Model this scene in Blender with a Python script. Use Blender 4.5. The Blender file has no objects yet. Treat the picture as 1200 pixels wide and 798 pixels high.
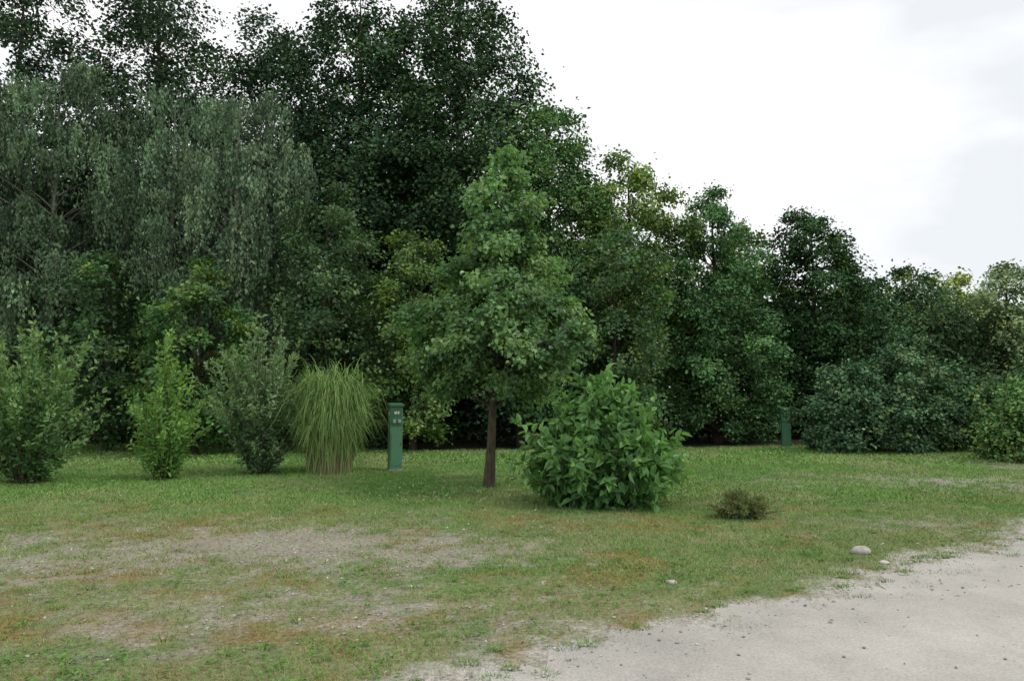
import bpy, math, numpy as np
from mathutils import Vector
rng=np.random.default_rng(11)
sc=bpy.context.scene
U=lambda a,b,n=None: rng.uniform(a,b,n)

# ------------------------------------------------------------------ helpers
_lat=np.random.default_rng(5).random((256,256))
def vnoise(x,y,s=0):
    x=np.asarray(x,float)+s*17.3; y=np.asarray(y,float)+s*9.7
    xi=np.floor(x).astype(int); yi=np.floor(y).astype(int)
    fx=x-xi; fy=y-yi; fx=fx*fx*(3-2*fx); fy=fy*fy*(3-2*fy)
    g=lambda a,b:_lat[a%256,b%256]
    return (g(xi,yi)*(1-fx)+g(xi+1,yi)*fx)*(1-fy)+(g(xi,yi+1)*(1-fx)+g(xi+1,yi+1)*fx)*fy
def fbm(x,y,sc_=1.,o=4,s=0):
    t=0;a=1;n=0
    for i in range(o):
        t=t+a*vnoise(np.asarray(x)*sc_*2**i,np.asarray(y)*sc_*2**i,s+i*3);n+=a;a*=.55
    return t/n
def sstep(a,b,x): 
    t=np.clip((x-a)/(b-a),0,1); return t*t*(3-2*t)
def nrm(v): return v/(np.linalg.norm(v,axis=-1,keepdims=True)+1e-9)

class MB:
    def __init__(s): s.v=[];s.c=[];s.f=[];s.m=[];s.n=0;s.sm=[]
    def add(s,V,F,C,mat,smooth=False):
        V=np.asarray(V,float).reshape(-1,3); F=np.asarray(F,int)
        if len(V)==0: return
        C=np.asarray(C,float)
        if C.ndim==1: C=np.tile(C,(len(V),1))
        s.v.append(V);s.c.append(C[:,:3]);s.f.append(F+s.n);s.m.append(np.full(len(F),mat));s.sm.append(np.full(len(F),smooth));s.n+=len(V)
    def build(s,name,mats,attr=None):
        me=bpy.data.meshes.new(name)
        V=np.concatenate(s.v).astype(np.float32); C=np.concatenate(s.c)
        me.vertices.add(len(V)); me.vertices.foreach_set('co',V.ravel())
        lv=np.concatenate([f.ravel() for f in s.f]).astype(np.int32)
        lt=np.concatenate([np.full(len(f),f.shape[1]) for f in s.f])
        ls=np.concatenate([[0],np.cumsum(lt)[:-1]]).astype(np.int32)
        me.loops.add(len(lv)); me.loops.foreach_set('vertex_index',lv)
        me.polygons.add(len(lt)); me.polygons.foreach_set('loop_start',ls)
        me.polygons.foreach_set('material_index',np.concatenate(s.m).astype(np.int32))
        me.polygons.foreach_set('use_smooth',np.concatenate(s.sm).astype(bool))
        ca=me.color_attributes.new(name='Col',type='FLOAT_COLOR',domain='POINT')
        ca.data.foreach_set('color',np.concatenate([C,np.ones((len(C),1))],1).astype(np.float32).ravel())
        if attr is not None:
            a=me.attributes.new('worn','FLOAT','POINT'); a.data.foreach_set('value',attr.astype(np.float32).ravel())
        for m in mats: me.materials.append(m)
        me.update(calc_edges=True)
        ob=bpy.data.objects.new(name,me); sc.collection.objects.link(ob); return ob

def tube(mb,P,R,sides,col,mat):
    P=np.asarray(P,float);k=len(P);T=nrm(np.gradient(P,axis=0))
    ref=np.array([1,0,0.]) if abs(T[0][2])>.7 else np.array([0,0,1.])
    A=nrm(np.cross(T,ref));B=np.cross(T,A)
    an=np.linspace(0,2*np.pi,sides,endpoint=False)
    V=P[:,None]+(A[:,None]*np.cos(an)[None,:,None]+B[:,None]*np.sin(an)[None,:,None])*np.asarray(R)[:,None,None]
    i=np.arange(k-1)[:,None]*sides;j=np.arange(sides)[None];j2=(j+1)%sides
    F=np.stack([i+j,i+j2,i+sides+j2,i+sides+j],-1).reshape(-1,4)
    mb.add(V.reshape(-1,3),F,col,mat,True)
def twigs(mb,S,E,r0,r1,col,mat):
    N=len(S)
    if N==0:return
    T=nrm(E-S);ref=np.where(np.abs(T[:,2:3])>.8,np.array([[1,0,0.]]),np.array([[0,0,1.]]))
    A=nrm(np.cross(T,ref));B=np.cross(T,A);V=[]
    for P,r in((S,r0),(E,r1)):
        for a in(0,2.094,4.189): V.append(P+(A*math.cos(a)+B*math.sin(a))*np.reshape(r,(-1,1)))
    V=np.stack(V,1).reshape(-1,3);b=np.arange(N)[:,None,None]*6
    F=(np.array([[0,1,4,3],[1,2,5,4],[2,0,3,5]])[None]+b).reshape(-1,4)
    mb.add(V,F,np.array(col),mat,True)
def leaves(mb,P,ax,nm,L,W,C,mat,detail=False,droop=0.12):
    N=len(P)
    ax=nrm(ax);sd=nrm(np.cross(nm,ax));nm=np.cross(ax,sd)
    L=np.reshape(L*np.ones(N),(-1,1));W=np.reshape(W*np.ones(N),(-1,1))
    if detail:
        V=np.stack([P,P+ax*L*.28-sd*W*.46+nm*W*.16,P+ax*L*.66-sd*W*.4+nm*(W*.14-L*droop*.5),P+ax*L-nm*L*droop*1.6,
                    P+ax*L*.66+sd*W*.4+nm*(W*.14-L*droop*.5),P+ax*L*.28+sd*W*.46+nm*W*.16],1).reshape(-1,3)
        F=(np.array([[0,1,2,3],[0,3,4,5]])[None]+np.arange(N)[:,None,None]*6).reshape(-1,4);k=6
    else:
        V=np.stack([P,P+ax*L*.42-sd*W*.5+nm*W*.15,P+ax*L-nm*L*droop,P+ax*L*.42+sd*W*.5+nm*W*.15],1).reshape(-1,3)
        F=(np.array([[0,1,2],[0,2,3]])[None]+np.arange(N)[:,None,None]*4).reshape(-1,3);k=4
    mb.add(V,F,np.repeat(C,k,0),mat)

# ------------------------------------------------------------------ materials
def newmat(n):
    m=bpy.data.materials.new(n);m.use_nodes=True;nt=m.node_tree;nt.nodes.clear()
    o=nt.nodes.new('ShaderNodeOutputMaterial');return m,nt,o
def leafmat(name,rough=.42,spec=.4,trans=.28):
    m,nt,o=newmat(name);N=nt.nodes.new;L=nt.links.new
    a=N('ShaderNodeVertexColor');a.layer_name='Col'
    p=N('ShaderNodeBsdfPrincipled');p.inputs['Roughness'].default_value=rough;p.inputs['Specular IOR Level'].default_value=spec
    t=N('ShaderNodeBsdfTranslucent');mx=N('ShaderNodeMixShader');mx.inputs[0].default_value=trans
    g=N('ShaderNodeMix');g.data_type='RGBA';g.blend_type='MULTIPLY';g.inputs[0].default_value=1;g.inputs[7].default_value=(1.6,1.8,.6,1)
    L(a.outputs[0],p.inputs['Base Color']);L(a.outputs[0],g.inputs[6]);L(g.outputs[2],t.inputs[0])
    L(p.outputs[0],mx.inputs[1]);L(t.outputs[0],mx.inputs[2]);L(mx.outputs[0],o.inputs[0]);return m
LEAF=leafmat('leaf_material',.45,.35,.25)
def diffmat(name,gloss=0):
    m,nt,o=newmat(name);N=nt.nodes.new;L=nt.links.new
    a=N('ShaderNodeVertexColor');a.layer_name='Col';d=N('ShaderNodeBsdfDiffuse');L(a.outputs[0],d.inputs[0])
    if gloss:
        g=N('ShaderNodeBsdfGlossy');g.inputs['Roughness'].default_value=.5;mx=N('ShaderNodeMixShader');mx.inputs[0].default_value=gloss
        L(d.outputs[0],mx.inputs[1]);L(g.outputs[0],mx.inputs[2]);L(mx.outputs[0],o.inputs[0])
    else: L(d.outputs[0],o.inputs[0])
    return m
GRASS=diffmat('grass_blade_material');LEAF_FAR=diffmat('woodland_leaf_material',.012)
def barkmat():
    m,nt,o=newmat('bark_material');N=nt.nodes.new;L=nt.links.new
    a=N('ShaderNodeVertexColor');a.layer_name='Col';p=N('ShaderNodeBsdfPrincipled');p.inputs['Roughness'].default_value=.9;p.inputs['Specular IOR Level'].default_value=.15
    tc=N('ShaderNodeTexCoord');mp=N('ShaderNodeMapping');mp.inputs['Scale'].default_value=(1,1,.25)
    n=N('ShaderNodeTexNoise');n.inputs['Scale'].default_value=28;n.inputs['Detail'].default_value=5
    r=N('ShaderNodeMapRange');r.inputs[1].default_value=.3;r.inputs[2].default_value=.7;r.inputs[3].default_value=.55;r.inputs[4].default_value=1.4
    g=N('ShaderNodeVectorMath');g.operation='SCALE';b=N('ShaderNodeBump');b.inputs['Strength'].default_value=.7;b.inputs['Distance'].default_value=.02
    L(tc.outputs['Object'],mp.inputs[0]);L(mp.outputs[0],n.inputs[0]);L(n.outputs[0],r.inputs[0]);L(a.outputs[0],g.inputs[0]);L(r.outputs[0],g.inputs['Scale'])
    L(g.outputs[0],p.inputs['Base Color']);L(n.outputs[0],b.inputs['Height']);L(b.outputs[0],p.inputs['Normal']);L(p.outputs[0],o.inputs[0]);return m
BARK=barkmat()
def groundmat(name,road):
    m,nt,o=newmat(name);N=nt.nodes.new;L=nt.links.new
    a=N('ShaderNodeVertexColor');a.layer_name='Col'
    p=N('ShaderNodeBsdfPrincipled');p.inputs['Roughness'].default_value=.95;p.inputs['Specular IOR Level'].default_value=.15
    tc=N('ShaderNodeTexCoord')
    def noise(s,d):
        n=N('ShaderNodeTexNoise');n.inputs['Scale'].default_value=s;n.inputs['Detail'].default_value=d;n.inputs['Roughness'].default_value=.65;L(tc.outputs['Object'],n.inputs[0]);return n
    n1=noise(55 if road else 22,8);n2=noise(1.6 if road else 2.2,5)
    r=N('ShaderNodeMapRange');r.inputs[1].default_value=.3;r.inputs[2].default_value=.7
    r.inputs[3].default_value=.78 if road else .5;r.inputs[4].default_value=1.2 if road else 1.45
    r2=N('ShaderNodeMapRange');r2.inputs[1].default_value=.3;r2.inputs[2].default_value=.7;r2.inputs[3].default_value=.84;r2.inputs[4].default_value=1.1
    L(n1.outputs[0],r.inputs[0]);L(n2.outputs[0],r2.inputs[0])
    mu=N('ShaderNodeMath');mu.operation='MULTIPLY';L(r.outputs[0],mu.inputs[0]);L(r2.outputs[0],mu.inputs[1])
    g=N('ShaderNodeVectorMath');g.operation='SCALE';L(a.outputs[0],g.inputs[0]);L(mu.outputs[0],g.inputs['Scale'])
    vo=N('ShaderNodeTexVoronoi');vo.inputs['Scale'].default_value=70 if road else 45;L(tc.outputs['Object'],vo.inputs[0])
    vr=N('ShaderNodeMapRange');vr.inputs[1].default_value=.12;vr.inputs[2].default_value=.25;vr.inputs[3].default_value=1;vr.inputs[4].default_value=0;L(vo.outputs['Distance'],vr.inputs[0])
    sp=N('ShaderNodeSeparateColor');L(vo.outputs['Color'],sp.inputs[0])
    th=N('ShaderNodeMath');th.operation='GREATER_THAN';th.inputs[1].default_value=.7 if road else .55;L(sp.outputs[0],th.inputs[0])
    m1=N('ShaderNodeMath');m1.operation='MULTIPLY';L(vr.outputs[0],m1.inputs[0]);L(th.outputs[0],m1.inputs[1])
    m2=N('ShaderNodeMath');m2.operation='MULTIPLY';L(m1.outputs[0],m2.inputs[0])
    if road: m2.inputs[1].default_value=.5
    else:
        w=N('ShaderNodeAttribute');w.attribute_name='worn';L(w.outputs['Fac'],m2.inputs[1])
    sc2=N('ShaderNodeMapRange');sc2.inputs[3].default_value=.14;sc2.inputs[4].default_value=.6;L(sp.outputs[1],sc2.inputs[0])
    st=N('ShaderNodeCombineColor');L(sc2.outputs[0],st.inputs[0]);L(sc2.outputs[0],st.inputs[1])
    mb_=N('ShaderNodeMath');mb_.operation='MULTIPLY';mb_.inputs[1].default_value=.92;L(sc2.outputs[0],mb_.inputs[0]);L(mb_.outputs[0],st.inputs[2])
    mx=N('ShaderNodeMix');mx.data_type='RGBA';L(m2.outputs[0],mx.inputs[0]);L(g.outputs[0],mx.inputs[6]);L(st.outputs[0],mx.inputs[7])
    L(mx.outputs[2],p.inputs['Base Color'])
    ad=N('ShaderNodeMath');ad.operation='ADD';L(n1.outputs[0],ad.inputs[0]);L(m2.outputs[0],ad.inputs[1])
    b=N('ShaderNodeBump');b.inputs['Strength'].default_value=.4 if road else .8;b.inputs['Distance'].default_value=.015 if road else .03
    L(ad.outputs[0],b.inputs['Height']);L(b.outputs[0],p.inputs['Normal']);L(p.outputs[0],o.inputs[0]);return m
def plain(name,col,rough=.5,spec=.4,nz=.12,scale=14,bump=0.0):
    m,nt,o=newmat(name);N=nt.nodes.new;L=nt.links.new
    p=N('ShaderNodeBsdfPrincipled');p.inputs['Roughness'].default_value=rough;p.inputs['Specular IOR Level'].default_value=spec
    tc=N('ShaderNodeTexCoord');n=N('ShaderNodeTexNoise');n.inputs['Scale'].default_value=scale;n.inputs['Detail'].default_value=6;L(tc.outputs['Object'],n.inputs[0])
    r=N('ShaderNodeMapRange');r.inputs[1].default_value=.3;r.inputs[2].default_value=.7;r.inputs[3].default_value=1-nz;r.inputs[4].default_value=1+nz;L(n.outputs[0],r.inputs[0])
    g=N('ShaderNodeVectorMath');g.operation='SCALE';g.inputs[0].default_value=col[:3];L(r.outputs[0],g.inputs['Scale']);L(g.outputs[0],p.inputs['Base Color'])
    if bump:
        b=N('ShaderNodeBump');b.inputs['Strength'].default_value=bump;b.inputs['Distance'].default_value=.02;L(n.outputs[0],b.inputs['Height']);L(b.outputs[0],p.inputs['Normal'])
    L(p.outputs[0],o.inputs[0]);return m

# ------------------------------------------------------------------ ground masks
EX=np.array([-40,-12,-6,-3,-.9,.3,1.3,3.1,4.6,6.45,10,16,30,60,600.]);EY=np.array([-13,-.8,1.5,2.75,3.75,4.45,5.1,6.25,7.2,8.6,11.8,17.6,31,60,600.])
def edge(x): return np.interp(x,EX,EY)
def roaddist(x,y):   # >0 on lawn
    return (y-edge(x))*.83+(fbm(x,y,1.6,3,2)-.5)*.75+(fbm(x,y,7,2,9)-.5)*.35
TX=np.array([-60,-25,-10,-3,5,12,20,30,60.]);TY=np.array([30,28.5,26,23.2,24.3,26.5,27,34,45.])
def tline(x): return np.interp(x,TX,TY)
def wornmask(x,y):
    n=fbm(x,y,.9,5,4);n2=fbm(x,y,4.5,4,7);n3=fbm(x,y,16,3,17)
    w=0
    for cx,cy,sx,sy,a in((-4.0,8.0,2.6,1.5,.82),(-1.7,8.1,1.9,1.3,.82),(-.5,7.2,1.2,.7,.6),(-5.6,6.2,2.2,1.0,.65),(-2.6,5.0,2.4,.9,.62),(9,14.5,4.5,1.3,.85),(13.5,17.5,3,1.4,.9),(5.6,9.3,1.8,.5,.6),(0,5.4,1.6,.6,.6),(-8,7.3,2.2,1.3,.5),(10,13.0,3.0,1.2,.7)):
        w=w+a*np.exp(-((x-cx)/sx)**2-((y-cy)/sy)**2)
    w=w+.14*(1-sstep(8,12,y))
    return np.clip(sstep(.3,1.45,w+(n-.5)*1.1+(n2-.5)*1.6+(n3-.5)*1.3),0,1)
def groundcol(x,y):
    d=roaddist(x,y);w=wornmask(x,y);n=fbm(x,y,.6,4,1)[...,None];n2=fbm(x,y,3.5,4,3)[...,None];n3=fbm(x,y,1.3,4,12)[...,None]
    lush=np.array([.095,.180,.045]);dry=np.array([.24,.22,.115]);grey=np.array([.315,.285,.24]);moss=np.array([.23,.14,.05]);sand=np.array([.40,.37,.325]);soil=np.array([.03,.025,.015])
    near=(1-sstep(8.5,13,y))[...,None]
    f=np.clip(sstep(.35,.72,n*.6+n2*.4+near*.17-.01),0,1)
    c=lush*(1-f*.8)+dry*f*.8
    mk=sstep(.50,.64,n3*.65+n2*.35)*np.clip(near+.1,0,1)*.7; c=c*(1-mk)+moss*mk
    ww=w[...,None]; c=c*(1-ww*.85)+grey*ww*.85
    s=(1-sstep(.0,.42,d+(n2[...,0]-.5)*.8))[...,None]; c=c*(1-s)+sand*s
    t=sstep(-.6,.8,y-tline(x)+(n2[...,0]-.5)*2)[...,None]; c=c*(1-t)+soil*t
    return c,np.clip(np.maximum(w,s[...,0]*.7),0,1)

# ground sheet
xs=np.concatenate([[-700,-300,-150,-80,-50],np.arange(-35,-15,.8),np.arange(-15,17,.06),np.arange(17,40,.8),[50,80,150,300,700]])
ys=np.concatenate([[-700,-200,-60,-20,-8,-2],np.arange(0,3,.3),np.arange(3,13,.05),np.arange(13,32,.16),np.arange(32,44,1.),[60,100,200,400,900]])
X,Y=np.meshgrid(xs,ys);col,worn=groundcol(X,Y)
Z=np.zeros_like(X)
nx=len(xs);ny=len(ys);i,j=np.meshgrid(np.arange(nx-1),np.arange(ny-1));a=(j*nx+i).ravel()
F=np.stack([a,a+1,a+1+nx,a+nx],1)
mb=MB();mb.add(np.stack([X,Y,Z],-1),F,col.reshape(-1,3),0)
mb.build('ground',[groundmat('lawn_ground_material',False)],worn)

# sandy road sheet, 4 mm above the ground, ragged edge
xr=np.concatenate([[-40,-25,-16],np.arange(-12,13,.03),np.arange(13,40,.5),[60,120,300]])
def lim(x):
    e=edge(x)
    for _ in range(6): e=e-roaddist(x,e)*.8
    return e
top=lim(xr)
ts=np.array([0,.02,.05,.08,.12,.17,.22,.28,.34,.4,.47,.55,.7,.85,1.]);W=10.
Xr=xr[None]+0*ts[:,None];Yr=top[None]-ts[:,None]*W
nb_=(fbm(Xr,Yr,.8,4,6)[...,None]-.5);cr_=np.array([.41,.39,.355])*(1+nb_*.3)
dd=(edge(Xr)-Yr)*.83+(fbm(Xr,Yr,.3,2,60)-.5)*.6
tr=np.exp(-((dd-1.3)/.3)**2)+np.exp(-((dd-2.9)/.35)**2)
cr_=cr_*(1+.10*tr[...,None])
nx=len(xr);ny=len(ts);i,j=np.meshgrid(np.arange(nx-1),np.arange(ny-1));a=(j*nx+i).ravel()
mb=MB();mb.add(np.stack([Xr,Yr,np.full_like(Xr,.004)],-1),np.stack([a+nx,a+nx+1,a+1,a],1),cr_.reshape(-1,3),0)
mb.build('sandy_road',[groundmat('sandy_road_material',True)])

# ------------------------------------------------------------------ grass
mb=MB()
def blades(n,y0,y1,Lm,Wm,flat=1.0):
    y=U(y0,y1,n);x=U(-1,1,n)*(.85*y+2.2)
    d=roaddist(x,y);w=wornmask(x,y);dens=fbm(x,y,4,3,21)
    edgeclump=sstep(.55,.68,fbm(x,y,5,3,30))*(d>-.5)*np.clip(1+d*1.6,0,1)*.6
    p=np.clip(sstep(-.05,.32,d),0,1)*(1-.85*w)*(.35+.95*dens);p=np.maximum(p,edgeclump*(d<.35))
    p=p*(y<tline(x)+(dens-.5)*2)
    k=rng.random(n)<p;x=x[k];y=y[k];n=len(x)
    c,_=groundcol(x,y)
    big=fbm(x,y,1.1,3,40);L=Lm*U(.5,1.3,n)*(.6+.8*big);W_=Wm*U(.7,1.3,n)
    th=U(0,2*np.pi,n);lean=U(.1,1.5,n)*L*flat
    B=np.stack([x,y,np.zeros(n)],1);s=np.stack([np.cos(th),np.sin(th),np.zeros(n)],1)
    th2=U(0,2*np.pi,n);tip=B+np.stack([np.cos(th2)*lean,np.sin(th2)*lean,L],1)
    V=np.stack([B-s*W_[:,None]/2,B+s*W_[:,None]/2,tip],1).reshape(-1,3)
    near=1-sstep(8,14,y)
    g=np.array([.165,.315,.080])*(.65+.75*rng.random((n,1)))*(.72+.56*big[:,None])*(1+.10*(1-near[:,None]))
    yel=np.array([.38,.35,.20])
    f=(rng.random(n)<(.07+.38*near*fbm(x,y,.7,3,5)*1.5))[:,None]*U(.4,1,(n,1))
    g=g*(1-f)+yel*f; g=g*.68+c*.40
    mb.add(V,np.arange(3*n).reshape(-1,3),np.repeat(g,3,0),0)
blades(170000,3.0,6.5,.027,.0045)
blades(220000,6.5,11,.033,.0075)
blades(170000,11,18,.042,.015)
blades(70000,18,30,.055,.04)
def tufts(n,y0,y1,L,rad,nb,cond):
    y=U(y0,y1,n);x=U(-1,1,n)*(.85*y+2);k=cond(x,y);x=x[k];y=y[k]
    sz=U(.4,1.3,len(x))
    x=np.repeat(x,nb);y=np.repeat(y,nb);sz=np.repeat(sz,nb);n=len(x)
    th=U(0,2*np.pi,n);r=rad*np.sqrt(U(0,1,n))*sz
    B=np.stack([x+r*np.cos(th)*1.5,y+r*np.sin(th),np.zeros(n)],1)
    Lh=L*U(.4,1.2,n)*sz;o=np.stack([np.cos(th),np.sin(th),0*th],1)
    tip=B+o*(Lh*U(.2,1.5,n))[:,None]+np.array([0,0,1.])*Lh[:,None]
    s=np.stack([-np.sin(th),np.cos(th),0*th],1)*.003
    V=np.stack([B-s,B+s,tip],1).reshape(-1,3)
    g=np.array([.15,.27,.065])*(.6+.7*rng.random((n,1)))
    mb.add(V,np.arange(3*n).reshape(-1,3),np.repeat(g,3,0),0)
tufts(700,3.4,10,.030,.07,90,lambda x,y:(np.abs(roaddist(x,y)-.06)<.24))
tufts(350,4,14,.04,.05,45,lambda x,y:(roaddist(x,y)>.3)&(wornmask(x,y)<.5))
mb.build('grass',[GRASS])

# clover / broadleaf weeds in the lawn
mb=MB()
n=5600;y=U(3.6,19,n);x=U(-1,1,n)*(.85*y+2)
k=(roaddist(x,y)>.15)&(wornmask(x,y)<.75)&(fbm(x,y,1.4,3,50)>.46)&(y<tline(x)-1);x=x[k];y=y[k]
m=9;n=len(x)*m;x=np.repeat(x,m);y=np.repeat(y,m);th=U(0,2*np.pi,n);r=U(0,.10,n)
P=np.stack([x+r*np.cos(th),y+r*np.sin(th),U(.008,.03,n)],1)
ax=np.stack([np.cos(th),np.sin(th),U(-.1,.5,n)],1);nm=np.stack([U(-.4,.4,n),U(-.4,.4,n),np.ones(n)],1)
leaves(mb,P,ax,nm,U(.018,.042,n),U(.014,.024,n),np.array([.10,.23,.05])*(.7+.6*rng.random((n,1))),0)
n=300;cx=np.where(rng.random(n)<.6,U(-2.5,1.5,n),U(-9,5,n));cy=np.where(rng.random(n)<.6,U(11,14,n),U(6,15,n))
k=roaddist(cx,cy)>.4;cx=cx[k];cy=cy[k];n=len(cx)
for q in range(3):
    th=U(0,6.28,n);leaves(mb,np.stack([cx,cy,U(.04,.07,n)],1),np.stack([np.cos(th),np.sin(th),0*th],1),np.tile([0,0,1.],(n,1))+U(-.6,.6,(n,3)),.02,.018,np.tile([.6,.6,.55],(n,1)),0)
mb.build('clover',[GRASS])

# leaf litter and pebbles
mb=MB()
n=9000;y=3.6+U(0,1,n)**1.3*9;x=U(-1,1,n)*(.85*y+1)
w=wornmask(x,y);d=roaddist(x,y);k=(rng.random(n)<(.15+.75*w))&(d>-.1);x=x[k];y=y[k];n=len(x);th=U(0,6.28,n)
c=np.where(rng.random((n,1))<.4,np.array([[.42,.40,.35]]),np.array([[.16,.10,.05]]))*U(.6,1.3,(n,1))
leaves(mb,np.stack([x,y,U(.006,.02,n)],1),np.stack([np.cos(th),np.sin(th),U(-.1,.3,n)],1),np.tile([0,0,1.],(n,1))+U(-.5,.5,(n,3)),U(.012,.04,n),U(.008,.02,n),c,0)
mb.build('leaf_litter',[GRASS])
mb=MB()
oc=np.array([[1,0,0],[-1,0,0],[0,1,0],[0,-1,0],[0,0,1],[0,0,-1],[.6,.6,.55],[-.6,.6,.5],[.6,-.6,.5],[-.6,-.6,.55]],float)
of=np.array([[0,6,4],[6,2,4],[2,7,4],[7,1,4],[1,9,4],[9,3,4],[3,8,4],[8,0,4],[0,2,6],[2,1,7],[1,3,9],[3,0,8],[2,0,5],[1,2,5],[3,1,5],[0,3,5]])
n=14000;y=3.2+U(0,1,n)**1.5*9;x=U(-1,1,n)*(.85*y+1);d=roaddist(x,y);w=wornmask(x,y)
k=((d<.15)&(d>-4)&(rng.random(n)<.18+.8*np.exp(-((d+.05)/.3)**2)))|(rng.random(n)<w*.8);x=x[k];y=y[k];n=len(x)
s=.003+.013*U(0,1,n)**3;th=U(0,6.28,n)
Vt=oc[None]*U(.7,1.3,(n,10,1))*s[:,None,None]*np.stack([np.ones(n),U(.6,1,n),U(.4,.8,n)],1)[:,None]
c_,s_=np.cos(th)[:,None],np.sin(th)[:,None]
V=np.stack([Vt[...,0]*c_-Vt[...,1]*s_+x[:,None],Vt[...,0]*s_+Vt[...,1]*c_+y[:,None],Vt[...,2]+s[:,None]*.3+.004],-1).reshape(-1,3)
F=(of[None]+np.arange(n)[:,None,None]*10).reshape(-1,3)
cc=np.repeat(np.array([.38,.36,.33])*U(.45,1.4,(n,1)),10,0)
mb.add(V,F,cc,0);mb.build('gravel',[GRASS])

# ------------------------------------------------------------------ trees
GAIN=1.6
def up(n): return np.tile([0,0,1.],(n,1))
def tree(name,x,y,H,prof,nb,br,ncl,nlf,ls,col,tr=.15,cr=.3,light=.25,tip=(.12,.17,.035),bark=(.06,.05,.037),weep=0,detail=False,lean=(0,0),flat=.75,colvar=.24,upw=.8,aspect=.78,irr=.22,mat=None):
    mb=MB();prof=np.array(prof,float)
    zf=prof[:,0]*H;rf=prof[:,1]
    k=9;t=np.linspace(0,1,k);wob=np.cumsum(rng.normal(0,.012*H/6,(k,2)),0);wob-=wob[0]
    TP=np.stack([wob[:,0]+lean[0]*t,wob[:,1]+lean[1]*t,t*H*.94],1);TR=tr*(1-t)**.8+.012;TR[0]*=1.35
    t2=np.linspace(0,1,25);TPi=np.stack([np.interp(t2,t,TP[:,q]) for q in range(3)],1)
    tube(mb,TPi,np.interp(t2,t,TR),9,bark,1)
    ax_at=lambda z:np.stack([np.interp(z,TP[:,2],TP[:,0]),np.interp(z,TP[:,2],TP[:,1])],-1)
    zz=np.linspace(zf[0],zf[-1],200);rz=np.interp(zz,zf,rf);cdf=np.cumsum(rz**1.3+.05);cdf/=cdf[-1]
    q=(np.arange(nb)+U(0,1,nb))/nb;bz=np.interp(q,cdf,zz);th=np.arange(nb)*2.39996+U(-.5,.5,nb)
    R=np.interp(bz,zf,rf);ph=U(0,6.28,4)
    lob=1+irr*(np.sin(2*th+ph[0]+bz*.5)*.5+np.sin(3*th+ph[1]-bz*.9)*.5)+U(-irr,irr*.7,nb)*.6
    rr=R*lob*np.where(rng.random(nb)<.78,U(.62,.9,nb),U(.15,.55,nb))
    brd=np.minimum(br*U(.65,1.4,nb),np.maximum(R*.62,.25))
    A=ax_at(bz);BC=np.stack([A[:,0]+rr*np.cos(th),A[:,1]+rr*np.sin(th),bz],1)
    for b in range(nb):
        z0=max(min(zf[0]*.95,BC[b,2]*.8)if zf[0]>.5 else .3,BC[b,2]-.55*rr[b]-.3);z0=min(z0,H*.9);S=np.array([*ax_at(z0),z0])
        tt=np.linspace(0,1,5)[:,None];M=(S+BC[b])/2+np.array([0,0,.12*rr[b]+.05])
        P=(1-tt)**2*S+2*tt*(1-tt)*M+tt**2*BC[b];r0=.38*np.interp(z0,TP[:,2],TR)+.006
        tube(mb,P,np.linspace(r0,.008,5),5,bark,1)
    n=nb*ncl;bi=np.repeat(np.arange(nb),ncl);d=nrm(rng.normal(0,1,(n,3)));d[:,2]=np.where(rng.random(n)<.5,np.abs(d[:,2]),d[:,2])
    out=np.stack([np.cos(th),np.sin(th),0*th],1)[bi]
    off=d*(U(0,1,n)**.42*brd[bi])[:,None]*np.array([1,1,flat]);off[:,2]-=.25*(off*out).sum(1)
    C=BC[bi]+off+out*brd[bi][:,None]*.12;C[:,2]=np.maximum(C[:,2],.12)
    twigs(mb,BC[bi]*.75+C*.25-np.array([0,0,.04]),C,.010,.004,np.array(bark)*.8,1)
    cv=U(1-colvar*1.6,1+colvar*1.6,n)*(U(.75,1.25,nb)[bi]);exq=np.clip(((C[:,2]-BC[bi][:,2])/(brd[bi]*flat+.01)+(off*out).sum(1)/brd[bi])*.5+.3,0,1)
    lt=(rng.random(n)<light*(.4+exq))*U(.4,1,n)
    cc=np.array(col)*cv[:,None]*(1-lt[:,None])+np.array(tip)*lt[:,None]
    if weep:
        ns=weep;N=n*ns;ci=np.repeat(np.arange(n),ns);S=C[ci]+rng.normal(0,cr,(N,3))*np.array([1,1,.45])
        cl_=U(.5,2.1,n);Ls=cl_[ci]*U(.55,1.1,N);sw=rng.normal(0,.05,(N,2))+out[ci][:,:2]*.10;Ls=np.minimum(Ls,np.maximum(S[:,2]-.9,.3))
        E=S+np.stack([sw[:,0]*Ls,sw[:,1]*Ls,-Ls],1)
        kk=rng.random(N)<.3;twigs(mb,S[kk],E[kk],.004,.002,np.array([.05,.035,.03]),1)
        li=np.repeat(np.arange(N),nlf);t=U(0,1,len(li))[:,None];P=S[li]*(1-t)+E[li]*t+rng.normal(0,.04,(len(li),3));ci=ci[li];M=len(li)
        ax=rng.normal(0,.35,(M,3));ax[:,2]-=1;nm=out[ci]*.6+rng.normal(0,.4,(M,3))+up(M)*.35
        sh=rng.normal(0,.18,N)[li][:,None]
    else:
        ci=np.repeat(np.arange(n),nlf);M=len(ci);P=C[ci]+rng.normal(0,1,(M,3))*np.array([cr,cr,cr*.75])*(.55+.45*rng.random((M,1)))
        ax=rng.normal(0,.7,(M,3))+out[ci]*.5;ax[:,2]=ax[:,2]*.6-.35
        nm=up(M)*upw+out[ci]*.5+rng.normal(0,.45,(M,3));sh=0
    P[:,2]=np.maximum(P[:,2],.04)
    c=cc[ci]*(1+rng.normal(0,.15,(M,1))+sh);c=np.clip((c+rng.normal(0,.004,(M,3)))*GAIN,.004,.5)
    sz=ls*U(.65,1.25,M);leaves(mb,P,ax,nm,sz,sz*aspect,c,0,detail)
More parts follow.
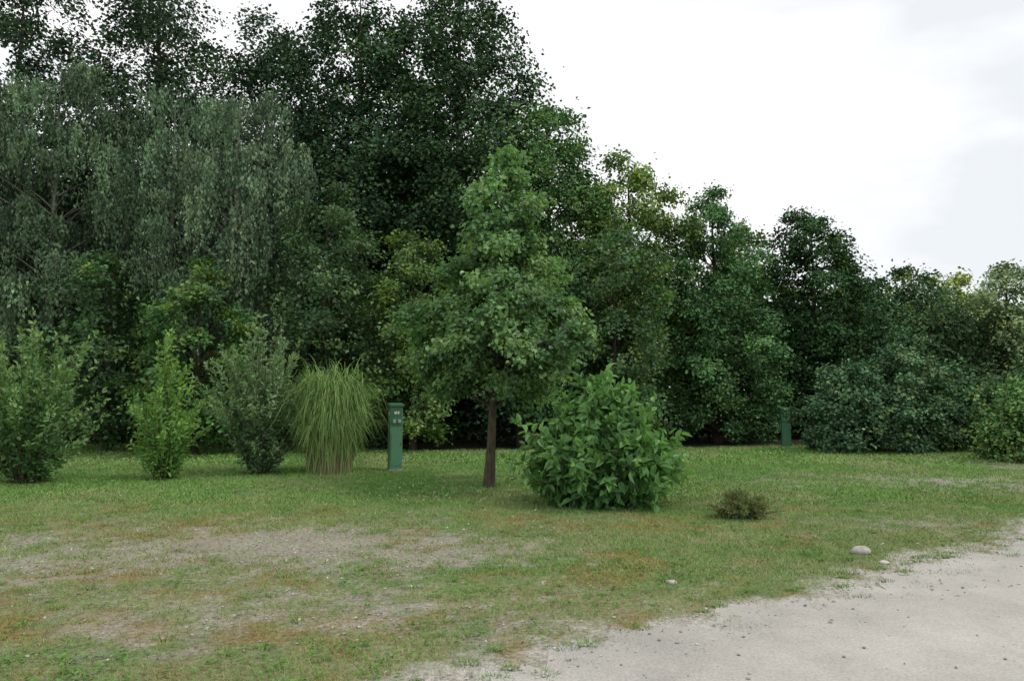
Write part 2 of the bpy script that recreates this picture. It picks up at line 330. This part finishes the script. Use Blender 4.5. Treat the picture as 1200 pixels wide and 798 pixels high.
    ob=mb.build(name,[mat or (LEAF if y<24.9 else LEAF_FAR),BARK]);ob.location=(x,y,0);return ob

def shrub(name,x,y,H,R,n,nl,lL,lW,col,low=.15,base_r=.15,k=.35,lat=.22,tipc=(.13,.2,.05),light=.3,droop=.1,detail=True,upb=.7,hmin=.75,bark=(.10,.08,.055),tanw=.8,rnd=.25,hj=1.,umin=0,lowfill=0,pw=2,vr=(.78,1.14)):
    mb=MB();th=U(0,6.283,n);u=np.sqrt(U(umin,1,n));rr=u*R*U(vr[0],vr[1],n)*(1+.12*np.sin(2*th+1)+.1*np.sin(3*th+4));hh=H*(1-k*u**pw)*U(hmin,hj,n)
    nlo=int(n*lowfill);hh[:nlo]*=U(.15,.6,nlo)
    o=np.stack([np.cos(th),np.sin(th),0*th],1);P0=o*(base_r*u)[:,None];rr[:nlo]*=.75;P2=o*rr[:,None]+up(n)*hh[:,None]
    P1=o*(rr*.38)[:,None]+up(n)*(hh*.62)[:,None];P1[:,:2]+=rng.normal(0,.06,(n,2))
    bz=lambda t,i:(1-t)**2*P0[i]+2*t*(1-t)*P1[i]+t*t*P2[i]
    ids=np.arange(n)
    for a in range(5): twigs(mb,bz(a/5,ids),bz((a+1)/5,ids),.010*(1-a/5)+.003,.010*(1-(a+1)/5)+.003,bark,1)
    i=np.repeat(ids,nl);M=len(i);t=(low+(1-low)*U(0,1,M)**.8)[:,None]
    p=bz(t,i);tan=nrm(bz(np.minimum(t+.05,1.05),i)-p)
    ld=nrm(rng.normal(0,1,(M,3))+o[i]*.35+up(M)*.3);ll=(U(0,1,M)**.8*lat)[:,None]*(1.05-t**1.5)
    p=p+ld*ll;p[:,2]=np.maximum(p[:,2],.05)
    ax=ld*.8+tan*tanw*upb+rng.normal(0,rnd,(M,3));nm=up(M)*.8+o[i]*.45+rng.normal(0,.45,(M,3))
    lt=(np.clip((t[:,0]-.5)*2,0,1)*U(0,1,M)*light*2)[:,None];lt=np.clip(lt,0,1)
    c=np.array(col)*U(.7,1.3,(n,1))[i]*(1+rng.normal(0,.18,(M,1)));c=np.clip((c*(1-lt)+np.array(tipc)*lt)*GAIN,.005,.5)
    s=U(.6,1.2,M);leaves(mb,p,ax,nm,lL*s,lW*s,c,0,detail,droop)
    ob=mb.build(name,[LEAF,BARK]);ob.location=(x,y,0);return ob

G_dark=(.026,.058,.022)
# young linden in the middle of the lawn
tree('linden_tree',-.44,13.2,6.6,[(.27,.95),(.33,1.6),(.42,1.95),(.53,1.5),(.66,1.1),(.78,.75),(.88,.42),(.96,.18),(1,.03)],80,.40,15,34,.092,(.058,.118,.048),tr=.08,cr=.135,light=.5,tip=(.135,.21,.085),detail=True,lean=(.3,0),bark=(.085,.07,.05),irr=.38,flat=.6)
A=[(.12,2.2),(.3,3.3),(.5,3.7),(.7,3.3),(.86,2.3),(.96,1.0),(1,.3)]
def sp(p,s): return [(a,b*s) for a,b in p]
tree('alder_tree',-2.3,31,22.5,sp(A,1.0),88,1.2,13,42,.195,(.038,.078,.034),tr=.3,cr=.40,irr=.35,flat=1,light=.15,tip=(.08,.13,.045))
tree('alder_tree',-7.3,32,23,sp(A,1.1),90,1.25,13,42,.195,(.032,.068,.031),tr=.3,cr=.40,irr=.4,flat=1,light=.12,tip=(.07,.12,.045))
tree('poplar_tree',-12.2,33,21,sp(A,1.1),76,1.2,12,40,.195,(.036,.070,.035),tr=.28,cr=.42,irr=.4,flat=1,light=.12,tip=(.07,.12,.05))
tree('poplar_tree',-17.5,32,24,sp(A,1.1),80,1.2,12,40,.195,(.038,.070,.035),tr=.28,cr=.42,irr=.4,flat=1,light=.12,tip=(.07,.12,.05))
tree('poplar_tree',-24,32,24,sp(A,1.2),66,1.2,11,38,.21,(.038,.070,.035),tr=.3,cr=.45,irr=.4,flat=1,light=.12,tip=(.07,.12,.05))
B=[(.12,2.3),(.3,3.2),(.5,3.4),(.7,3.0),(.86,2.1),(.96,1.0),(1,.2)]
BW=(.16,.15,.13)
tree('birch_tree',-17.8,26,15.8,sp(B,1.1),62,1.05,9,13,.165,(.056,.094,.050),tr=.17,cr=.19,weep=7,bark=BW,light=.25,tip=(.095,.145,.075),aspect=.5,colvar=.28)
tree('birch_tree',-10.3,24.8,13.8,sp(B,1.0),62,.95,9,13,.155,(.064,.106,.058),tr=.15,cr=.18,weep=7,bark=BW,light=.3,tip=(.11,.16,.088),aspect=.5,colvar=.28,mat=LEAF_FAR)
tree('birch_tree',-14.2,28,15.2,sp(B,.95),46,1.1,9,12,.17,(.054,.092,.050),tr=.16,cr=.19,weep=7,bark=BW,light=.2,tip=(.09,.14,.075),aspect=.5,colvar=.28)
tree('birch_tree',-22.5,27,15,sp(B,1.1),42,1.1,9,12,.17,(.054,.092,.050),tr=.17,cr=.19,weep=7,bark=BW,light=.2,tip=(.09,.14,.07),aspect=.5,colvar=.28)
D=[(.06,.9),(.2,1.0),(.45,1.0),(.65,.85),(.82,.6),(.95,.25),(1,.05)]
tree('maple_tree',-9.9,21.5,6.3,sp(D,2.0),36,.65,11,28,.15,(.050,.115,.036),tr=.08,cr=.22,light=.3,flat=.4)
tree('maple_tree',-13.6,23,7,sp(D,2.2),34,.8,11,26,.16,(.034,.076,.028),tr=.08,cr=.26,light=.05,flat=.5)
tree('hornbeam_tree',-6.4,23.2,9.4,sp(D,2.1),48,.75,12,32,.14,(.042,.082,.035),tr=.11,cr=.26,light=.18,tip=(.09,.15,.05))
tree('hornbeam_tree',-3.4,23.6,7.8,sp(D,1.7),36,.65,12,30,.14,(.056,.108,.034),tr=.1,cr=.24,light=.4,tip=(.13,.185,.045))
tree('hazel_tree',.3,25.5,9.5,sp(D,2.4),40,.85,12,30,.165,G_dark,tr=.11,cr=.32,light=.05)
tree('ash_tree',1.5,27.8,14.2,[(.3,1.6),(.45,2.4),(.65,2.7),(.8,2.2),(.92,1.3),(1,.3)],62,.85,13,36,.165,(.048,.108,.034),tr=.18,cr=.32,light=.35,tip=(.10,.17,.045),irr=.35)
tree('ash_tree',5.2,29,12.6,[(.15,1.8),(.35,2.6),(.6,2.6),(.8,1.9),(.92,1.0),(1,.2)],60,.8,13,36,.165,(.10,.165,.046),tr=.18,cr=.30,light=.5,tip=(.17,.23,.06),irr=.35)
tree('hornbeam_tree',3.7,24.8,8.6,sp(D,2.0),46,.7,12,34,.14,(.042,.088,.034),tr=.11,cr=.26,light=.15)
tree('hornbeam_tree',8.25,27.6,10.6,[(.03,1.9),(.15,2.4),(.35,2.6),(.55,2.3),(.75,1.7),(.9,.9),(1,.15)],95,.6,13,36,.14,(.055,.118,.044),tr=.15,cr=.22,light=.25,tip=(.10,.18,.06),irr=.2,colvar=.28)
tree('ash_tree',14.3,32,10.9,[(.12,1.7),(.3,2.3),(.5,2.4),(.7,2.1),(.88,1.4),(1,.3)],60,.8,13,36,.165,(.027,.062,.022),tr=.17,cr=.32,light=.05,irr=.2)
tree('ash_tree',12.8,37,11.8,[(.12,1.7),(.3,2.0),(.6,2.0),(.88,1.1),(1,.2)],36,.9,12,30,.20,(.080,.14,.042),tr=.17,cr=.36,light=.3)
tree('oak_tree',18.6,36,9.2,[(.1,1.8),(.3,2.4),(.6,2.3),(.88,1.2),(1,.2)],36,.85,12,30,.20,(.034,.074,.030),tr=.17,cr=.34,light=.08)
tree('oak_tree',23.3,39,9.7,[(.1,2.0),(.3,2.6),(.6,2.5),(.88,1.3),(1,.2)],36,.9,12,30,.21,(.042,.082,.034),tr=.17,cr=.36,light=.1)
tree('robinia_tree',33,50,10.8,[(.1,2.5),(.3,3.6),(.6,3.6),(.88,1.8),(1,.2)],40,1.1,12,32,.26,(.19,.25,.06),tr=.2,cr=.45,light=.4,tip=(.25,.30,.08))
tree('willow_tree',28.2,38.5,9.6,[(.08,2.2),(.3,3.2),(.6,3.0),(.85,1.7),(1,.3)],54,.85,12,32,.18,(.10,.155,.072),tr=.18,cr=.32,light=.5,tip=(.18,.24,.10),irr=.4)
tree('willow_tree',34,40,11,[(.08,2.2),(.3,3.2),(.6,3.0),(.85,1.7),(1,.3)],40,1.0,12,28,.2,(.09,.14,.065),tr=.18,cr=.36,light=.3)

def mass(name,px,py,depth,h0,h1,n,ls,col,seed,zp=.75,thr=.36):
    t=U(0,1,n);x=np.interp(t,np.linspace(0,1,len(px)),px);y=np.interp(t,np.linspace(0,1,len(px)),py)+U(0,depth,n)
    hh=h0+(h1-h0)*fbm(x,y*.7,.28,4,seed);z=hh*U(0,1,n)**zp
    mb=MB();P=np.stack([x,y,z],1)
    P[:,1]+=(fbm(x,z,.8,3,seed+2)-.5)*2.2
    cl=fbm(x*1.3,z*1.3+y,.9,3,seed+5)[:,None]
    k=cl[:,0]>thr;P=P[k];cl=cl[k];m=len(P)
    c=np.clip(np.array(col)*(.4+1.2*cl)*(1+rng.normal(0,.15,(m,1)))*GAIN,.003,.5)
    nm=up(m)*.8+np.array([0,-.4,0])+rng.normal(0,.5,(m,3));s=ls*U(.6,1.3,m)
    leaves(mb,P,rng.normal(0,1,(m,3))-up(m)*.3,nm,s,s*.7,c,0);return mb.build(name,[LEAF_FAR])
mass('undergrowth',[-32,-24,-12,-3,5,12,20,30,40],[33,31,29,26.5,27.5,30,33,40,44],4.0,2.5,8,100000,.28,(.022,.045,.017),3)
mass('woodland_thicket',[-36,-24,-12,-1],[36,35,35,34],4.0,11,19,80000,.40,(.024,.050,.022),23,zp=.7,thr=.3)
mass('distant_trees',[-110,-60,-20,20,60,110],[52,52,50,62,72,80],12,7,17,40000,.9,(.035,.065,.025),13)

# hedge shrubs on the right
tree('dogwood_shrub',11.2,22.8,2.9,[(.03,1.4),(.2,1.6),(.55,1.4),(.82,.9),(1,.15)],48,.45,11,26,.125,(.048,.096,.046),tr=.04,cr=.18,light=.25,tip=(.10,.16,.07),mat=LEAF_FAR)
tree('dogwood_shrub',13.1,22.9,4.1,[(.03,1.4),(.2,1.65),(.5,1.3),(.75,.75),(.9,.35),(1,.06)],54,.38,11,26,.12,(.054,.106,.050),tr=.04,cr=.155,light=.35,tip=(.12,.18,.08),irr=.45,mat=LEAF_FAR)
tree('dogwood_shrub',15.2,23.6,2.8,[(.03,1.3),(.2,1.5),(.55,1.4),(.82,.9),(1,.2)],34,.5,11,26,.13,(.044,.092,.040),tr=.04,cr=.2,light=.2,mat=LEAF_FAR)
tree('dogwood_shrub',14.4,18.9,2.2,[(.03,1.2),(.25,1.4),(.55,1.3),(.82,.8),(1,.2)],36,.42,12,28,.11,(.070,.145,.046),tr=.04,cr=.16,light=.4,tip=(.15,.23,.065),mat=LEAF_FAR)
tree('dogwood_shrub',17.2,19.6,2.4,[(.03,1.4),(.25,1.7),(.55,1.5),(.82,.9),(1,.2)],34,.5,12,24,.13,(.065,.135,.045),tr=.04,cr=.18,light=.3,mat=LEAF_FAR)
tree('dogwood_shrub',20.0,26,3.4,[(.03,1.8),(.25,2.1),(.55,1.9),(.82,1.1),(1,.2)],34,.6,12,24,.15,(.048,.09,.04),tr=.04,cr=.2,light=.15)

# foreground shrubs
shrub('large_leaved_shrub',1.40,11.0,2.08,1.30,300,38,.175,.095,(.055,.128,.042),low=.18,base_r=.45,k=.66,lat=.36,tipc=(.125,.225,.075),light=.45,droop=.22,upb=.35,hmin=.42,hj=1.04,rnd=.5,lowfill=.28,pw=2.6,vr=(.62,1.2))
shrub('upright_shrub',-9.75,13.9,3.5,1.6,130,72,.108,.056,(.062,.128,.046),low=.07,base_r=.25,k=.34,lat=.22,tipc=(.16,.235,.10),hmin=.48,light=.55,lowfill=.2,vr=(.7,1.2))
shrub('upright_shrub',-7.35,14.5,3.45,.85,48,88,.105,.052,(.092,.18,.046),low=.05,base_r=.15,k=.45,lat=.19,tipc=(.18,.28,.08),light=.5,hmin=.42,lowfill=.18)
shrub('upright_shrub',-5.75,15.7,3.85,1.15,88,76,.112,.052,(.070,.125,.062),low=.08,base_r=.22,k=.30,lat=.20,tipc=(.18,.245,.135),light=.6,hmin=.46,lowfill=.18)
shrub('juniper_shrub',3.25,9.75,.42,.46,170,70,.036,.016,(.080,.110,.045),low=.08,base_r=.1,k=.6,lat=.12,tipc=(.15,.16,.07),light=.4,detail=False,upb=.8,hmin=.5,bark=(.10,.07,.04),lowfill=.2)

# ornamental grass
mb=MB()
n=1500;th=U(0,6.283,n);o=np.stack([np.cos(th),np.sin(th),0*th],1);b=np.sqrt(U(0,1,n))
H=U(1.3,2.7,n)*(1-.10*b);reach=b*U(.35,.95,n)+U(0,.25,n)
B0=o*(b*.5)[:,None];S=8;tt=np.linspace(0,1,S);dr=U(.4,2.8,n)
sd=np.stack([-np.sin(th),np.cos(th),0*th],1);tw=U(-1,1,(n,1));sd=nrm(sd+o*tw)
side=rng.normal(0,.18,(n,2));pts=[];cols=[];br_=.5+.9*rng.random((n,1));tan_=(rng.random((n,1))<.06)*.7
for t in tt:
    z=H*(np.minimum(t*1.25,1)-np.maximum(t-.66,0)**1.5*dr)
    p=B0+o*(reach*(t**1.8))[:,None]+up(n)*z[:,None];p[:,:2]+=side*t*t;w=.0065*(1-t**3)+.001
    pts+= [p-sd*w,p+sd*w]
    g=np.array([.21,.33,.11]);st=np.array([.36,.30,.19]);f=np.maximum(np.clip((.45-t)*3,0,1)*.85,tan_)
    cols+=[(g*(1-f)+st*f)*br_]*2
V=np.stack(pts,1);C=np.stack(cols,1);q=np.arange(S-1)*2
F=np.stack([q,q+1,q+3,q+2],1)[None]+np.arange(n)[:,None,None]*S*2
mb.add(V.reshape(-1,3),F.reshape(-1,4),C.reshape(-1,3),0)
n=3600;th=U(0,6.283,n);o=np.stack([np.cos(th),np.sin(th),0*th],1);b=np.sqrt(U(.05,1,n));z0=U(.45,2.2,n)
B0=o*(b*(.44+.22*(z0/2)))[:,None]+up(n)*z0[:,None];L=U(.3,.95,n);th2=th+U(-1.4,1.4,n);o2=np.stack([np.cos(th2),np.sin(th2),0*th],1);sd=np.stack([-np.sin(th2),np.cos(th2),0*th],1)
pts=[];rz=U(.3,1.5,n);dz=U(.5,1.8,n)
for t in np.linspace(0,1,5):
    p=B0+o2*(L*.55*t)[:,None]+up(n)*(L*(rz*t-dz*t*t))[:,None];p[:,2]=np.maximum(p[:,2],.03);w=.0065*(1-t**2)+.001;pts+=[p-sd*w,p+sd*w]
V=np.stack(pts,1);q=np.arange(4)*2;F=np.stack([q,q+1,q+3,q+2],1)[None]+np.arange(n)[:,None,None]*10
mb.add(V.reshape(-1,3),F.reshape(-1,4),np.repeat(np.array([.20,.32,.10])*(.45+1.05*rng.random((n,1))),10,0),0)
ob=mb.build('ornamental_grass',[GRASS]);ob.location=(-4.2,16.0,0)

# ------------------------------------------------------------------ power pedestals
import bmesh
GP=plain('green_painted_metal',(.075,.20,.11),.45,.4,.1,9);GP2=plain('dark_green_painted_metal',(.045,.135,.07),.45,.4,.1,9)
LB=plain('label_plate',(.25,.33,.28),.5,.3,.15,30);WH=plain('white_sign',(.55,.58,.55),.5,.3,.03);BK=plain('black_plastic',(.02,.022,.022),.5,.3);CO=plain('concrete',(.3,.29,.27),.9,.2,.2,20,.4)
def box(name,sx,sy,sz,loc,mat,par,bev=.006,rot=(0,0,0),taper=None):
    bm=bmesh.new();bmesh.ops.create_cube(bm,size=1)
    for v in bm.verts: v.co.x*=sx;v.co.y*=sy;v.co.z*=sz
    if taper:
        for v in bm.verts:
            if v.co.z>0 and v.co.y<0: v.co.z-=taper
    bmesh.ops.bevel(bm,geom=bm.edges[:],offset=bev,segments=2,affect='EDGES',profile=.6)
    me=bpy.data.meshes.new(name);bm.to_mesh(me);bm.free();me.materials.append(mat)
    o=bpy.data.objects.new(name,me);sc.collection.objects.link(o);o.parent=par;o.location=loc;o.rotation_euler=rot;return o
def pedestal(x,y,h,rz,labels=True):
    e=bpy.data.objects.new('power_pedestal',None);sc.collection.objects.link(e);e.location=(x,y,0);e.rotation_euler=(0,0,rz)
    w,d=.30,.24
    box('footing',.33,.27,.03,(0,0,.015),CO,e)
    box('body',w,d,h-.11,(0,0,.032+(h-.11)/2),GP,e,.012)
    box('cap',w+.05,d+.06,.09,(0,-.005,h-.045+.014),GP2,e,.01,taper=.03)
    box('door',w-.05,.012,h*.50,(0,-d/2-.004,.12+h*.25),GP,e,.004)
    box('door_lock',.022,.014,.035,(.1,-d/2-.014,.12+h*.32),BK,e,.003)
    box('socket_panel',w-.05,.010,.40,(0,-d/2-.004,h-.33),GP2,e,.004)
    for sx in(-.06,.06):
        box('socket_cover_%d'%(1 if sx<0 else 2),.075,.035,.09,(sx,-d/2-.024,h-.42),LB,e,.01)
    if labels:
        box('number_sign',.12,.006,.06,(0,-d/2-.014,h-.22),WH,e,.002)
        box('number_stroke',.012,.004,.045,(.01,-d/2-.020,h-.22),BK,e,.001)
        box('side_label',.006,.06,.09,(-w/2-.005,0,h-.24),WH,e,.002)
    return e
pedestal(-2.8,16.5,1.58,math.radians(24));pedestal(9.95,25.0,1.42,math.radians(-8),False)

# stones
def stone(name,x,y,sx,sy,sz,col,sd):
    bm=bmesh.new();bmesh.ops.create_icosphere(bm,subdivisions=3,radius=1)
    r=np.random.default_rng(sd);ks=r.normal(0,1.6,(7,3));ph=r.uniform(0,6,7)
    for v in bm.verts:
        q=sum(math.sin(float(k_@np.array(v.co))+p_) for k_,p_ in zip(ks,ph))*.06
        c=v.co*(1+q);v.co=Vector((c.x*sx,c.y*sy,max(c.z,-.4)*sz+.3*sz))
    for f in bm.faces: f.smooth=True
    me=bpy.data.meshes.new(name);bm.to_mesh(me);bm.free();me.materials.append(plain(name+'_material',col,.85,.2,.25,18,.5))
    o=bpy.data.objects.new(name,me);sc.collection.objects.link(o);o.location=(x,y,0)
stone('stone',3.72,7.45,.10,.075,.06,(.38,.36,.33),1);stone('stone',3.72,7.0,.055,.04,.024,(.5,.48,.44),2);stone('stone',1.42,6.25,.05,.04,.022,(.42,.39,.35),3)

# ------------------------------------------------------------------ light, sky, camera
az,el=math.radians(105),math.radians(56)
w=bpy.data.worlds.new('World');sc.world=w;w.use_nodes=True;nt=w.node_tree;nt.nodes.clear();N=nt.nodes.new;L=nt.links.new
o=N('ShaderNodeOutputWorld');bg=N('ShaderNodeBackground');bg.inputs[1].default_value=.1
sky=N('ShaderNodeTexSky');sky.sky_type='NISHITA';sky.sun_disc=False;sky.sun_elevation=el;sky.sun_rotation=az
tc=N('ShaderNodeTexCoord');mp=N('ShaderNodeMapping');mp.inputs['Scale'].default_value=(1,1,2.6)
n1=N('ShaderNodeTexNoise');n1.inputs['Scale'].default_value=2.3;n1.inputs['Detail'].default_value=5;n1.inputs['Distortion'].default_value=.3
L(tc.outputs['Generated'],mp.inputs[0]);L(mp.outputs[0],n1.inputs[0])
cr=N('ShaderNodeValToRGB');cr.color_ramp.elements[0].position=.36;cr.color_ramp.elements[0].color=(.71,.735,.76,1);cr.color_ramp.elements[1].position=.60;cr.color_ramp.elements[1].color=(1,1,1,1)
L(n1.outputs[0],cr.inputs[0]);sc_=N('ShaderNodeVectorMath');sc_.operation='SCALE';sc_.inputs['Scale'].default_value=12.8;L(cr.outputs[0],sc_.inputs[0])
mx=N('ShaderNodeMix');mx.data_type='RGBA';mx.inputs[0].default_value=.94;L(sky.outputs[0],mx.inputs[6]);L(sc_.outputs[0],mx.inputs[7])
L(mx.outputs[2],bg.inputs[0]);L(bg.outputs[0],o.inputs[0])
sun=bpy.data.lights.new('sun','SUN');sun.energy=1.5;sun.angle=math.radians(12);sun.color=(1,.96,.9)
so=bpy.data.objects.new('sun',sun);sc.collection.objects.link(so)
so.rotation_euler=Vector((math.sin(az)*math.cos(el),math.cos(az)*math.cos(el),math.sin(el))).to_track_quat('Z','Y').to_euler()
cam=bpy.data.cameras.new('camera');cam.lens=24;cam.sensor_width=36;cam.clip_end=3000;cam.clip_start=.05
co=bpy.data.objects.new('camera',cam);sc.collection.objects.link(co);co.location=(0,0,1.6);co.rotation_euler=(math.radians(90+5.2),0,0);sc.camera=co
sc.view_settings.view_transform='Standard';sc.view_settings.look='None';sc.view_settings.exposure=0
print('verts',sum(len(m.vertices) for m in bpy.data.meshes))
